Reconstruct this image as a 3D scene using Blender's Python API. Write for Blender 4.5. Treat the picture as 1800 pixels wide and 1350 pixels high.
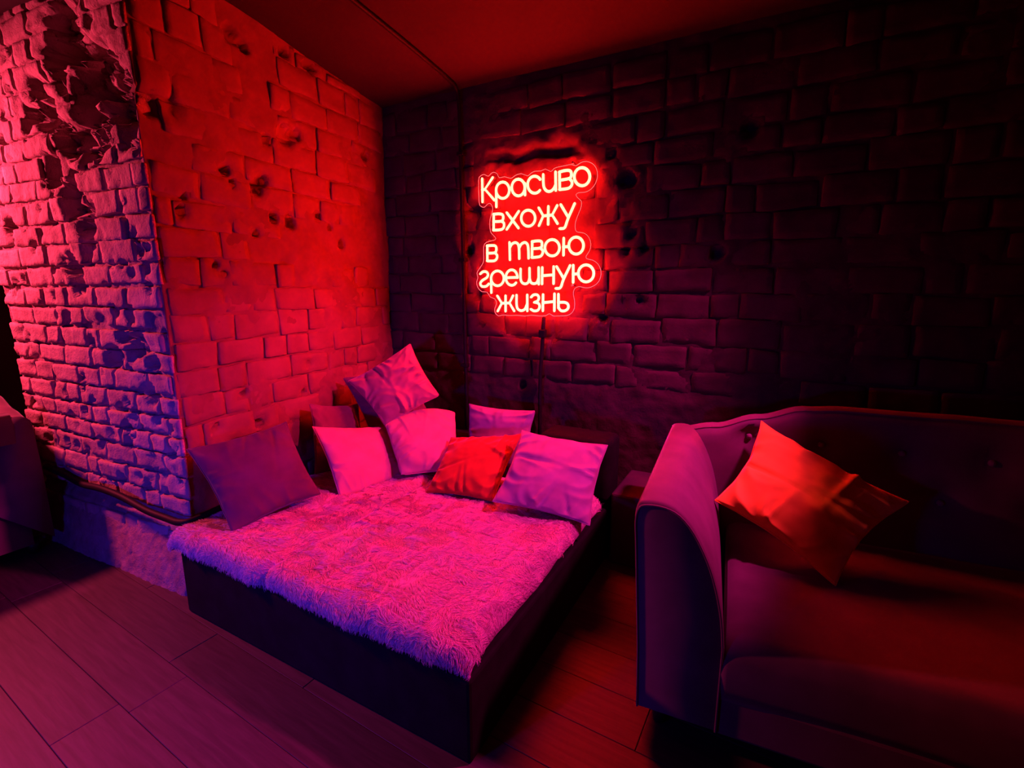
import bpy, bmesh, math, random
import numpy as np
from mathutils import Vector, Matrix, noise

for o in list(bpy.data.objects):
    bpy.data.objects.remove(o, do_unlink=True)
SC = bpy.context.scene
COL = SC.collection

# ------------------------------------------------------------------ camera
cam = bpy.data.cameras.new('camera')
cam.sensor_fit = 'HORIZONTAL'
cam.sensor_width = 36.0
cam.lens = 850.0 / 1800.0 * 36.0
cam.clip_start = 0.05
cam_o = bpy.data.objects.new('camera', cam)
COL.objects.link(cam_o)
cam_o.location = (0, 0, 1.45)
cam_o.rotation_euler = (math.pi / 2 - math.atan(164 / 850.0), 0, math.radians(28.5))
SC.camera = cam_o

# ------------------------------------------------------------------ world, lamps, exposure
world = bpy.data.worlds.new('world')
SC.world = world
world.use_nodes = True
bg = world.node_tree.nodes['Background']
bg.inputs['Color'].default_value = (0.02, 0.001, 0.012, 1)
bg.inputs['Strength'].default_value = 0.12


def lamp(name, loc, energy, color, radius, target=None, spot=None, blend=0.6):
    kind = 'SPOT' if spot else 'POINT'
    d = bpy.data.lights.new(name, kind)
    d.energy = energy
    d.color = color
    d.shadow_soft_size = radius
    if spot:
        d.spot_size = math.radians(spot)
        d.spot_blend = blend
    o = bpy.data.objects.new(name, d)
    COL.objects.link(o)
    o.location = loc
    if target:
        v = Vector(target) - Vector(loc)
        o.rotation_euler = v.to_track_quat('-Z', 'Y').to_euler()
    return o


NEON_RADIANCE = (140.0, 1.35, 0.60)
NEON_LEAK = (70.0, 0.30, 0.25)
lamp('red_stage_lamp', (-4.30, 0.42, 2.15), 390, (1.0, 0.05, 0.13), 0.09, (-3.0, 1.1, 1.15), 132, 0.6)
lamp('blue_stage_lamp', (-1.60, -0.75, 0.62), 108, (0.04, 0.02, 1.0), 0.10, (-1.85, 1.1, 0.30), 104, 1.0)
lamp('magenta_spot', (0.65, 2.15, 2.50), 450, (1.0, 0.02, 0.33), 0.06, (-1.38, 1.88, 0.40), 61, 0.55)
SC.view_settings.view_transform = 'Standard'
SC.view_settings.look = 'None'
SC.view_settings.exposure = 0.0
SC.view_settings.gamma = 1.0
SC.view_settings.use_curve_mapping = False

# ------------------------------------------------------------------ helpers
RND = random.Random(7)


def tag(o, label=None, cat=None, group=None, kind=None):
    if label: o['label'] = label
    if cat: o['category'] = cat
    if group: o['group'] = group
    if kind: o['kind'] = kind
    return o


def link(name, me, mat=None, parent=None, smooth=False):
    o = bpy.data.objects.new(name, me)
    COL.objects.link(o)
    if mat and len(me.materials) == 0: me.materials.append(mat)
    if parent: o.parent = parent
    if smooth:
        me.polygons.foreach_set('use_smooth', [True] * len(me.polygons))
    return o


def empty(name, loc=(0, 0, 0), rz=0.0):
    o = bpy.data.objects.new(name, None)
    COL.objects.link(o)
    o.location = loc
    o.rotation_euler = (0, 0, rz)
    o.empty_display_size = 0.1
    return o


def mesh(name, V, F, mat=None, parent=None, smooth=False):
    me = bpy.data.meshes.new(name)
    me.from_pydata([tuple(map(float, v)) for v in V], [], F)
    me.update()
    return link(name, me, mat, parent, smooth)


def from_bm(name, bm, mat=None, parent=None, smooth=False):
    me = bpy.data.meshes.new(name)
    bmesh.ops.recalc_face_normals(bm, faces=bm.faces)
    bm.to_mesh(me)
    bm.free()
    return link(name, me, mat, parent, smooth)


def add_box(bm, lo, hi, bev=0.0, seg=2):
    b = bmesh.new()
    bmesh.ops.create_cube(b, size=1)
    for v in b.verts:
        v.co = Vector([(lo[i] + hi[i]) / 2 + v.co[i] * (hi[i] - lo[i]) for i in range(3)])
    if bev > 0:
        bmesh.ops.bevel(b, geom=list(b.edges), offset=bev, segments=seg, profile=0.5, affect='EDGES')
    merge(bm, b)


def merge(bm, b):
    m = {}
    for v in b.verts: m[v] = bm.verts.new(v.co)
    for f in b.faces:
        try: bm.faces.new([m[v] for v in f.verts])
        except ValueError: pass
    b.free()


def box(name, lo, hi, mat, parent=None, bev=0.006, smooth=False):
    bm = bmesh.new()
    add_box(bm, lo, hi, bev)
    return from_bm(name, bm, mat, parent, smooth)


def catmull(pts, n=6, closed=False):
    P = [np.array(p, float) for p in pts]
    out = []
    N = len(P)
    rng = range(N) if closed else range(N - 1)
    for i in rng:
        p1, p2 = P[i], P[(i + 1) % N]
        p0 = P[i - 1] if (closed or i > 0) else 2 * p1 - p2
        p3 = P[(i + 2) % N] if (closed or i + 2 < N) else 2 * p2 - p1
        for k in range(n):
            t = k / n
            out.append(0.5 * (2 * p1 + (p2 - p0) * t + (2 * p0 - 5 * p1 + 4 * p2 - p3) * t * t
                              + (3 * p1 - p0 - 3 * p2 + p3) * t ** 3))
    if not closed: out.append(P[-1])
    return out


def add_tube(bm, pts, r, sides=8, closed=False):
    P = [Vector(p) for p in pts]
    N = len(P)
    rings = []
    ref = Vector((0.13, 0.97, 0.2)).normalized()
    prev = None
    for i in range(N):
        if closed: t = (P[(i + 1) % N] - P[i - 1])
        else: t = (P[min(i + 1, N - 1)] - P[max(i - 1, 0)])
        t.normalize()
        if prev is None:
            a = t.cross(ref)
            if a.length < 0.05: a = t.cross(Vector((1, 0, 0)))
        else:
            a = prev - t * prev.dot(t)
        a.normalize()
        prev = a
        b = t.cross(a)
        rr = r[i] if isinstance(r, (list, tuple)) else r
        rings.append([bm.verts.new(P[i] + (a * math.cos(k * 2 * math.pi / sides) + b * math.sin(k * 2 * math.pi / sides)) * rr)
                      for k in range(sides)])
        if not closed and i in (0, N - 1):
            pass
    M = N if closed else N - 1
    for i in range(M):
        A, B = rings[i], rings[(i + 1) % N]
        for k in range(sides):
            bm.faces.new((A[k], A[(k + 1) % sides], B[(k + 1) % sides], B[k]))
    if not closed:
        for ring, p, q in ((rings[0], P[0], P[1]), (rings[-1], P[-1], P[-2])):
            rr = (r[0] if ring is rings[0] else r[-1]) if isinstance(r, (list, tuple)) else r
            tip = bm.verts.new(p + (p - q).normalized() * rr * 0.6)
            for k in range(sides):
                bm.faces.new((ring[k], ring[(k + 1) % sides], tip))


def tube(name, pts, r, mat, parent=None, sides=8, closed=False):
    bm = bmesh.new()
    add_tube(bm, pts, r, sides, closed)
    return from_bm(name, bm, mat, parent, True)


def grid_faces(n, m):
    """faces of an n x m vertex grid, index i*m+j"""
    return [(i * m + j, (i + 1) * m + j, (i + 1) * m + j + 1, i * m + j + 1) for i in range(n - 1) for j in range(m - 1)]


# ------------------------------------------------------------------ materials
def mat_new(name):
    m = bpy.data.materials.new(name)
    m.use_nodes = True
    nt = m.node_tree
    b = nt.nodes['Principled BSDF']
    return m, nt, b


def mat_surface(name, c1, c2, rough=0.8, scale=6.0, bump=0.3, bscale=40.0, bdist=0.004, detail=6.0, sheen=0.0, spec=0.3, obj_random=0.0, fine=None):
    m, nt, b = mat_new(name)
    tc = nt.nodes.new('ShaderNodeTexCoord')
    n1 = nt.nodes.new('ShaderNodeTexNoise')
    n1.inputs['Scale'].default_value = scale
    n1.inputs['Detail'].default_value = detail
    nt.links.new(tc.outputs['Object'], n1.inputs['Vector'])
    rp = nt.nodes.new('ShaderNodeValToRGB')
    rp.color_ramp.elements[0].position = 0.35
    rp.color_ramp.elements[1].position = 0.68
    rp.color_ramp.elements[0].color = (*c1, 1)
    rp.color_ramp.elements[1].color = (*c2, 1)
    nt.links.new(n1.outputs['Fac'], rp.inputs['Fac'])
    src = rp.outputs['Color']
    if obj_random:
        oi = nt.nodes.new('ShaderNodeObjectInfo')
        mr = nt.nodes.new('ShaderNodeMapRange')
        mr.inputs['To Min'].default_value = 1 - obj_random
        mr.inputs['To Max'].default_value = 1 + obj_random
        nt.links.new(oi.outputs['Random'], mr.inputs['Value'])
        hs = nt.nodes.new('ShaderNodeHueSaturation')
        nt.links.new(mr.outputs['Result'], hs.inputs['Value'])
        nt.links.new(src, hs.inputs['Color'])
        src = hs.outputs['Color']
    nt.links.new(src, b.inputs['Base Color'])
    b.inputs['Roughness'].default_value = rough
    b.inputs['Specular IOR Level'].default_value = spec
    if sheen:
        b.inputs['Sheen Weight'].default_value = sheen
        b.inputs['Sheen Roughness'].default_value = 0.4
    if bump:
        n2 = nt.nodes.new('ShaderNodeTexNoise')
        n2.inputs['Scale'].default_value = bscale
        n2.inputs['Detail'].default_value = 8.0
        n2.inputs['Roughness'].default_value = 0.65
        nt.links.new(tc.outputs['Object'], n2.inputs['Vector'])
        bp = nt.nodes.new('ShaderNodeBump')
        bp.inputs['Strength'].default_value = bump
        bp.inputs['Distance'].default_value = bdist
        nt.links.new(n2.outputs['Fac'], bp.inputs['Height'])
        last = bp
        if fine:
            n3 = nt.nodes.new('ShaderNodeTexNoise')
            n3.inputs['Scale'].default_value = fine[0]
            n3.inputs['Detail'].default_value = 4.0
            nt.links.new(tc.outputs['Object'], n3.inputs['Vector'])
            bp2 = nt.nodes.new('ShaderNodeBump')
            bp2.inputs['Strength'].default_value = fine[1]
            bp2.inputs['Distance'].default_value = fine[2]
            nt.links.new(n3.outputs['Fac'], bp2.inputs['Height'])
            nt.links.new(bp.outputs['Normal'], bp2.inputs['Normal'])
            last = bp2
        nt.links.new(last.outputs['Normal'], b.inputs['Normal'])
    return m


def velvet(name, c, sheen=0.35, rough=0.75, var=0.12):
    return mat_surface(name, tuple(x * (1 - var) for x in c), tuple(min(1, x * (1 + var)) for x in c), rough, 9.0, 0.12, 260.0, 0.0012, 4.0, sheen, 0.15)


M = {}
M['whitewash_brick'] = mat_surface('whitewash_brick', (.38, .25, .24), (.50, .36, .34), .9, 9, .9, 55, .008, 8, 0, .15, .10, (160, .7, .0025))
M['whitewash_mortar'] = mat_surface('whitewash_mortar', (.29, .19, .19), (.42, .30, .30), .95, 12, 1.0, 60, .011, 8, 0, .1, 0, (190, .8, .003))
M['painted_brick'] = mat_surface('painted_brick', (.18, .065, .055), (.235, .09, .075), .8, 6, .5, 26, .006, 8, 0, .15, .06, (110, .4, .0018))
M['painted_mortar'] = mat_surface('painted_mortar', (.165, .06, .05), (.22, .08, .07), .9, 8, .6, 36, .006, 8, 0, .15, 0, (130, .4, .0015))
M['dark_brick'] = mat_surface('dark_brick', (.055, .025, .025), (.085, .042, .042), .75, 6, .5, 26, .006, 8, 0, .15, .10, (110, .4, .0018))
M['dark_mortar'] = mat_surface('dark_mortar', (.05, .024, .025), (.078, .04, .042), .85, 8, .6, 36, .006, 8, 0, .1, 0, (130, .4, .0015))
M['ceiling_plaster'] = mat_surface('ceiling_plaster', (.026, .010, .010), (.038, .015, .015), .9, 1.5, .2, 20, .004)
M['dark_wall'] = mat_surface('dark_wall', (.05, .03, .035), (.07, .04, .05), .9, 3, .3, 20, .004)
M['floor_plank'] = None
M['black_fabric'] = mat_surface('black_fabric', (.005, .004, .005), (.009, .007, .009), .85, 12, .15, 200, .001, 4, .0, .15)
M['black_rubber'] = mat_surface('black_rubber', (.006, .005, .006), (.01, .008, .009), .6, 20, .05, 80, .001, 3, 0, .2)
M['sofa_velvet'] = velvet('sofa_velvet', (.14, .08, .105), .2)
M['sofa_button'] = velvet('sofa_button', (.2, .1, .16), .3)
M['dark_wood'] = mat_surface('dark_wood', (.02, .012, .01), (.035, .02, .015), .5, 12, .1, 60, .001)
M['fur_skin'] = mat_surface('fur_skin', (.36, .23, .30), (.44, .29, .37), .95, 14, .4, 60, .006)
M['plum_velvet'] = velvet('plum_velvet', (.10, .04, .10))
M['maroon_velvet'] = velvet('maroon_velvet', (.16, .05, .10))
M['pink_velvet'] = velvet('pink_velvet', (.50, .27, .29))
M['rose_satin'] = velvet('rose_satin', (.46, .17, .18), .3, .5)
M['lilac_velvet'] = velvet('lilac_velvet', (.34, .21, .33))
M['red_velvet'] = velvet('red_velvet', (.40, .06, .02))
M['orange_velvet'] = velvet('orange_velvet', (.95, .60, .04))


def mat_floor():
    m, nt, b = mat_new('laminate_plank')
    tc = nt.nodes.new('ShaderNodeTexCoord')
    mp = nt.nodes.new('ShaderNodeMapping')
    mp.inputs['Scale'].default_value = (2.0, 26.0, 4.0)
    oi = nt.nodes.new('ShaderNodeObjectInfo')
    cb = nt.nodes.new('ShaderNodeCombineXYZ')
    ml = nt.nodes.new('ShaderNodeMath'); ml.operation = 'MULTIPLY'; ml.inputs[1].default_value = 37.0
    nt.links.new(oi.outputs['Random'], ml.inputs[0])
    nt.links.new(ml.outputs[0], cb.inputs[0]); nt.links.new(ml.outputs[0], cb.inputs[1])
    nt.links.new(cb.outputs[0], mp.inputs['Location'])
    nt.links.new(tc.outputs['Object'], mp.inputs['Vector'])
    n = nt.nodes.new('ShaderNodeTexNoise')
    n.inputs['Scale'].default_value = 2.2
    n.inputs['Detail'].default_value = 7
    n.inputs['Distortion'].default_value = 0.6
    nt.links.new(mp.outputs['Vector'], n.inputs['Vector'])
    rp = nt.nodes.new('ShaderNodeValToRGB')
    rp.color_ramp.elements[0].position = .3; rp.color_ramp.elements[1].position = .75
    rp.color_ramp.elements[0].color = (.048, .032, .034, 1); rp.color_ramp.elements[1].color = (.085, .058, .058, 1)
    nt.links.new(n.outputs['Fac'], rp.inputs['Fac'])
    mr = nt.nodes.new('ShaderNodeMapRange'); mr.inputs['To Min'].default_value = .82; mr.inputs['To Max'].default_value = 1.15
    nt.links.new(oi.outputs['Random'], mr.inputs['Value'])
    hs = nt.nodes.new('ShaderNodeHueSaturation')
    nt.links.new(mr.outputs['Result'], hs.inputs['Value'])
    nt.links.new(rp.outputs['Color'], hs.inputs['Color'])
    nt.links.new(hs.outputs['Color'], b.inputs['Base Color'])
    b.inputs['Roughness'].default_value = .55
    b.inputs['Specular IOR Level'].default_value = .35
    bp = nt.nodes.new('ShaderNodeBump'); bp.inputs['Strength'].default_value = .25; bp.inputs['Distance'].default_value = .0015
    nt.links.new(n.outputs['Fac'], bp.inputs['Height'])
    nt.links.new(bp.outputs['Normal'], b.inputs['Normal'])
    return m


M['floor_plank'] = mat_floor()


def mat_emit(name, rad):
    m, nt, b = mat_new(name)
    mx = max(rad)
    b.inputs['Base Color'].default_value = (.8, .75, .6, 1)
    b.inputs['Emission Color'].default_value = (*[x / mx for x in rad], 1)
    b.inputs['Emission Strength'].default_value = mx
    return m


M['neon'] = mat_emit('lit_neon_tube', NEON_RADIANCE)
M['edge_glow'] = mat_emit('edge_lit_acrylic_rim', (1.1, .30, .26))
M['silicone'] = mat_emit('glowing_silicone_body', NEON_LEAK)


def mat_acrylic():
    m, nt, b = mat_new('clear_acrylic')
    out = nt.nodes['Material Output']
    tr = nt.nodes.new('ShaderNodeBsdfTransparent')
    tr.inputs['Color'].default_value = (.96, .96, .96, 1)
    gl = nt.nodes.new('ShaderNodeBsdfGlossy')
    gl.inputs['Roughness'].default_value = .03
    fr = nt.nodes.new('ShaderNodeFresnel'); fr.inputs['IOR'].default_value = 1.3
    mx = nt.nodes.new('ShaderNodeMixShader')
    nt.links.new(fr.outputs[0], mx.inputs[0]); nt.links.new(tr.outputs[0], mx.inputs[1]); nt.links.new(gl.outputs[0], mx.inputs[2])
    nt.links.new(mx.outputs[0], out.inputs['Surface'])
    return m


M['acrylic'] = mat_acrylic()
M['steel'] = mat_surface('steel', (.4, .4, .4), (.5, .5, .5), .3, 10, 0)
M['steel'].node_tree.nodes['Principled BSDF'].inputs['Metallic'].default_value = 1.0

# ------------------------------------------------------------------ room shell
YB = 2.75                       # back wall plane


def ceil_z(y):
    return 2.683 + 0.10 * (YB - y) if y > -0.2 else 2.683 + 0.10 * (YB + 0.2)


def fbm(x, y, z, o=4):
    return noise.fractal(Vector((x, y, z)), 0.9, 2.1, o)


class Wall:
    """a masonry surface: (u along the wall, v up, d outwards) -> world; field() is its coarse relief"""
    def __init__(self, path, blobs, seed, rough, nrm_blend=0.03):
        P = [Vector((*p, 0)) for p in path]
        self.segs = []
        u = 0
        for a, b in zip(P[:-1], P[1:]):
            t = (b - a); l = t.length; t.normalize()
            n = Vector((t.y, -t.x, 0))          # outward (room) side is right of the path direction
            self.segs.append((u, u + l, a, t, n))
            u += l
        self.length = u
        self.blobs = blobs
        self.seed = seed
        self.rough = rough
        self.cr = nrm_blend

    def at(self, u, v, d):
        S = self.segs
        for i, (u0, u1, a, t, n) in enumerate(S):
            if u <= u1 or i == len(S) - 1: break
        p = a + t * (u - u0)
        nn = n
        r = self.cr
        off = 0.0
        if i + 1 < len(S) and u1 - u < r:
            k = 1 - (u1 - u) / r
            nn = (n.lerp((n + S[i + 1][4]) * .5, k)); off = -k * k * r * .30
        elif i > 0 and u - u0 < r:
            k = 1 - (u - u0) / r
            nn = (n.lerp((n + S[i - 1][4]) * .5, k)); off = -k * k * r * .30
        q = p + nn * (d + off)
        return (q.x, q.y, v)

    def field(self, u, v):
        s = self.seed
        d = fbm(u * 1.6, v * 1.6, s, 3) * 0.010
        wx = fbm(u * 9, v * 9, s + 5, 3)
        for (bu, bv, br, bd) in self.blobs:
            dx = u - bu; dz = v - bv
            if abs(dx) > br * 2 or abs(dz) > br * 2: continue
            q = math.hypot(dx, dz) / br + wx * .45
            if q < 1.0:
                k = min(1.0, (1.0 - q) * 2.2)
                d -= bd * k * k * (3 - 2 * k)
        return d

    def smear(self, u, v):
        """paint and mortar slurry filling the joints in places"""
        return .013 * (fbm(u * 3.2, v * 3.2, self.seed + 40, 4))

    def fine(self, u, v):
        s = self.seed
        r = self.rough
        n1 = fbm(u * 22, v * 22, s + 11, 4)
        return r * (n1 * .6 - abs(fbm(u * 45, v * 45, s + 19, 3)) * .5)


def wall_mesh(name, W, us, vtop, dv, base_d, mat, extra=None):
    nv = int(2.95 / dv)
    V = []
    for u in us:
        x0, y0, _ = W.at(u, 0, 0)
        top = vtop(x0, y0)
        for j in range(nv + 1):
            v = top * j / nv
            d = base_d + W.field(u, v) + W.fine(u, v) * 1.3 + W.smear(u, v)
            if extra: d += extra(u, v)
            V.append(W.at(u, v, d))
    o = mesh(name, V, grid_faces(len(us), nv + 1), mat, None, True)
    return tag(o, kind='structure')


def brick_mesh(W, u0, u1, v0, v1, proud, rnd, cell, chip, arris=.0035):
    """one brick: relief-carved front face with rounded arrises and a skirt back into the mortar"""
    w = u1 - u0; h = v1 - v0
    nx = max(3, int(round(w / cell))); nz = max(3, int(round(h / cell)))
    j = min(w, h) * .085
    cs = [(u0 + rnd.uniform(-j, j) * .5, v0 + rnd.uniform(-j, j)), (u1 + rnd.uniform(-j, j) * .5, v0 + rnd.uniform(-j, j)),
          (u1 + rnd.uniform(-j, j) * .5, v1 + rnd.uniform(-j, j)), (u0 + rnd.uniform(-j, j) * .5, v1 + rnd.uniform(-j, j))]
    tx = rnd.uniform(-.004, .004); tz = rnd.uniform(-.003, .003)
    V = []; idx = {}
    sd = rnd.uniform(0, 100)
    xs = [-1.0] + [(-1 + 2 * (i / nx)) * .965 for i in range(0, nx + 1)] + [1.0]
    zs = [-1.0] + [(-1 + 2 * (i / nz)) * .93 for i in range(0, nz + 1)] + [1.0]
    for i, a in enumerate(xs):
        for k, b in enumerate(zs):
            fa, fb = (a + 1) / 2, (b + 1) / 2
            # rounded corners
            if abs(a) > .98 and abs(b) > .95:
                fa = .5 + (fa - .5) * .955; fb = .5 + (fb - .5) * .93
            u = (cs[0][0] * (1 - fa) + cs[1][0] * fa) * (1 - fb) + (cs[3][0] * (1 - fa) + cs[2][0] * fa) * fb
            v = (cs[0][1] * (1 - fa) + cs[1][1] * fa) * (1 - fb) + (cs[3][1] * (1 - fa) + cs[2][1] * fa) * fb
            e = fbm(u * 14 + sd, v * 14, sd, 3)
            edge = abs(a) > .98 or abs(b) > .95
            u2 = u + (e * .006 if edge else 0); v2 = v + (fbm(u * 14, v * 14 + sd, sd, 3) * .006 if edge else 0)
            d = W.field(u, v) + proud + a * tx + b * tz + W.fine(u, v)
            if edge: d -= arris + abs(e) * chip
            m = max(0, fbm(u * 8, v * 8, sd + 3, 2) - .28) * chip * 1.6
            d -= m
            idx[i, k] = len(V); V.append(W.at(u2, v2, d))
    F = grid_faces(len(xs), len(zs))
    rim = [(i, 0) for i in range(len(xs))] + [(len(xs) - 1, k) for k in range(1, len(zs))] + \
          [(i, len(zs) - 1) for i in range(len(xs) - 2, -1, -1)] + [(0, k) for k in range(len(zs) - 2, 0, -1)]
    base = len(V)
    for (i, k) in rim:
        fa, fb = (xs[i] + 1) / 2, (zs[k] + 1) / 2
        u = u0 * (1 - fa) + u1 * fa; v = v0 * (1 - fb) + v1 * fb
        V.append(W.at(u, v, W.field(u, v) - .045))
    n = len(rim)
    for q in range(n):
        a, b = idx[rim[q]], idx[rim[(q + 1) % n]]
        F.append((b, a, base + q, base + (q + 1) % n))
    return V, F


def lay_bricks(W, parent, u0, u1, v0, v1f, pitch, length, joint, proud, cell, chip, mat, rnd, skip=None, arris=.0035):
    row = 0
    v = v0
    while True:
        hp = pitch * rnd.uniform(.93, 1.08)
        u = u0 - (rnd.uniform(.2, .8) * length if row % 2 else rnd.uniform(0, .4) * length)
        done = True
        while u < u1 - .02:
            r = rnd.random()
            L = length * (rnd.uniform(.92, 1.06) if r < .62 else rnd.uniform(.46, .56) if r < .9 else rnd.uniform(.7, .8))
            a = max(u, u0) + joint * .5; b = min(u + L, u1) - joint * .5
            u += L
            if b - a < length * .18: continue
            um = (a + b) / 2
            x, y, _ = W.at(um, 0, 0)
            top = v1f(x, y)
            if v > top - .03: continue
            done = False
            vt = min(v + hp - joint * rnd.uniform(.7, 1.3), top - .004)
            if vt - v < pitch * .3: continue
            vm = (v + vt) / 2
            if skip and skip(um, vm, b - a): continue
            V, F = brick_mesh(W, a, b, v, vt, proud * rnd.uniform(.2, 1.5), rnd, cell, chip, arris)
            mesh('brick', V, F, mat, parent, True)
        v += hp
        row += 1
        if done or v > 3: break


# ---- left pier: wraps from its far side round the face lit pink to the face lit by the sign
ERL = [(-2.817,2.537,.153),(-2.685,2.381,.165),(-2.92,2.444,.101),(-2.544,2.27,.124),(-2.462,2.193,.104),(-2.948,2.143,.093),(-3.086,2.258,.088),(-2.747,2.177,.154),(-3.127,2.361,.066),(-3.096,2.011,.081),(-2.955,1.897,.095),(-2.873,1.765,.085),(-3.037,1.562,.073),(-2.888,1.637,.061),(-3.012,1.48,.046),(-3.247,2.255,.056),(-3.583,1.776,.043),(-2.815,1.127,.07),(-2.727,1.241,.042),(-2.62,1.337,.04),(-2.611,1.192,.065),(-2.565,.979,.049),(-2.505,1.118,.047),(-2.482,1.624,.034),(-2.458,1.551,.026),(-3.38,1.682,.031),(-2.994,1.202,.028),(-3.512,2.199,.031),(-2.728,1.361,.034),(-2.793,.697,.036),(-2.538,.844,.033),(-2.464,.685,.028),(-3.172,1.311,.039)]
ERS = [(1.789,1.836,.021),(1.898,1.825,.034),(1.522,2.018,.024),(1.552,1.967,.019),(1.689,1.971,.034),(1.734,2.013,.026),(1.899,2.272,.047),(1.98,2.308,.03),(1.786,2.228,.026),(1.566,.744,.022),(1.324,.792,.023),(1.425,1.574,.016),(1.464,1.535,.014),(2.191,1.831,.02),(2.28,1.737,.021),(2.544,2.322,.029),(2.105,1.886,.02),(1.663,1.743,.017),(1.292,1.803,.017),(1.313,1.866,.015),(1.298,2.225,.042),(1.206,2.218,.05),(1.643,2.659,.036),(1.701,2.633,.032),(1.947,2.707,.034),(2.121,2.691,.03),(1.502,.929,.018),(1.89,.853,.02),(1.951,1.016,.017),(1.494,1.139,.017)]
PA, PB_, PC, PD = (-3.83, 1.85), (-3.83, 1.06), (-2.37, 1.155), (-2.516, 2.78)
l0 = .79
l1 = math.hypot(1.46, .095)
blobsL = [(l0 + (x + 3.83) * l1 / 1.46, z, r * 1.15, min(.085, .03 + r * .55)) for x, z, r in ERL]
lS = math.hypot(PD[0] - PC[0], PD[1] - PC[1])
blobsL += [(l0 + l1 + (y - 1.155) * lS / (PD[1] - 1.155), z, r * 1.25, .05 if r < .04 else .03) for y, z, r in ERS]
rpit = random.Random(77)
for q in range(110):             # knocked corners and pits over the spalled face
    blobsL.append((rpit.uniform(l0, l0 + l1 - .01), rpit.uniform(.42, 2.6), rpit.uniform(.012, .034), rpit.uniform(.018, .045)))
WL = Wall([PA, PB_, PC, PD], blobsL, 3.1, .006)
UC = l0 + l1                    # the arris between the two faces


def plinth(u, v):
    if u > UC + .02 or u < l0 - .1: return 0.0
    d = 0.0
    if v < .27: d += .075 * (1 - v / .27) ** .8
    if .30 < v < .375: d -= .035 * math.sin((v - .30) / .075 * math.pi)      # the groove under the cable
    return d


class WallL(Wall):
    def smear(self, u, v):
        return Wall.smear(self, u, v) * (.45 if u < UC else 1.0) + (.008 * min(1, (u - UC) / .08) if u > UC else 0)

    def fine(self, u, v):
        k = 1.25 if u < UC else .5
        g = 0
        if u < UC:                       # spalled patches are craggy
            f = self.field(u, v)
            if f < -.012:
                k2 = min(1, -f / .05)
                g = (abs(fbm(u * 21, v * 12, 7.7, 4)) - .22) * .048 * k2 + (abs(fbm(u * 60, v * 34, 2.7, 4)) - .2) * .030 * k2
        return Wall.fine(self, u, v) * k + g


WL.__class__ = WallL
us = list(np.arange(0, l0 - .05, .04)) + list(np.arange(l0 - .05, UC + .06, .011)) + list(np.arange(UC + .07, UC + lS, .013)) + [UC + lS]
wall_left = wall_mesh('wall_left', WL, us, lambda x, y: ceil_z(y) + .05, .0125, -.011, M['whitewash_mortar'], plinth)
# the return face is painted like the back wall
wall_left.data.materials.append(M['painted_mortar'])
mi = [0] * len(wall_left.data.polygons)
nvv = int(2.95 / .0125)
for i in range(len(us) - 1):
    if us[i] >= UC - .004:
        for k in range(nvv): mi[i * nvv + k] = 1
wall_left.data.polygons.foreach_set('material_index', mi)

rb = random.Random(21)


def skipL(u, v, w):
    hit = 0
    for bu, bv, br, bd in blobsL:
        if br > .075 and math.hypot(u - bu, v - bv) < br * .75: hit = 1
    return hit and rb.random() < .45


def skipS(u, v, w):             # plastered-over stretches of the face lit by the sign
    return fbm(u * 1.5 + 3, v * 1.5, 17.0, 2) > .26


lay_bricks(WL, wall_left, l0 + .01, UC + .022, .385, lambda x, y: ceil_z(y), .099, .255, .013, .006, .017, .024, M['whitewash_brick'], rb, skipL)
lay_bricks(WL, wall_left, l0 + .01, UC + .022, .195, lambda x, y: .30, .099, .255, .013, .004, .026, .012, M['whitewash_brick'], rb, None)
lay_bricks(WL, wall_left, UC + .026, UC + lS - .05, .03, lambda x, y: ceil_z(y), .134, .285, .008, .0022, .03, .010, M['painted_brick'], rb, skipS, .0016)

# ---- back wall
ERB = [(-.783,2.045,.035),(-.738,1.766,.027),(-.678,1.676,.03),(-.772,1.671,.022),(-.677,1.403,.031),(-.294,1.644,.034),(-.19,2.216,.033),(-1.409,.854,.03),(-.874,2.186,.02),(-1.794,1.958,.049),(-1.825,1.711,.036),(-.792,1.39,.026),(-1.772,1.417,.03),(-.889,1.29,.026)]
XB0, XB1 = -2.56, 3.2
blobsB = [(x - XB0, z, r * 1.3, .06) for x, z, r in ERB]
WB = Wall([(XB0, YB), (XB1, YB)], blobsB, 9.4, .0045)


class WallB(Wall):
    def field(self, u, v):
        d = Wall.field(self, u, v)
        x = u + XB0
        # plaster knocked back around the sign, with a ragged lip over its top
        e = math.hypot((x + 1.33) / .60, (v - 1.70) / .60) + fbm(u * 5, v * 5, 31.0, 3) * .16
        k = max(0.0, min(1.0, (1.0 - e) / .10))
        d -= .028 * k * k * (3 - 2 * k)
        if v > 2.1:
            q = max(abs(v - (2.262 - .16 * max(0, x + 1.35) ** 1.5 + .02 * fbm(u * 7, v * 3, 3.3, 3))) / .034, abs(x + 1.36) / .33 + fbm(u * 6, v * 6, 1.3, 2) * .2)
            if q < 1: d -= .055 * min(1, (1 - q) * 3.5)
            lip = math.exp(-((e - 1.05) / .06) ** 2) * max(0, 1 - abs(x + 1.33) / .5)
            d += .010 * lip
        return d


WB.__class__ = WallB
usb = list(np.arange(0, 3.75, .0135)) + list(np.arange(3.78, XB1 - XB0, .08)) + [XB1 - XB0]
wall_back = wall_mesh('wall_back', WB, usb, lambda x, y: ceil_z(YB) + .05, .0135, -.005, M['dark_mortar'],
                      lambda u, v: .008 * max(0, min(1, (.90 + fbm(u * 3, 0, 2, 2) * .06 - v) / .03)))


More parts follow.
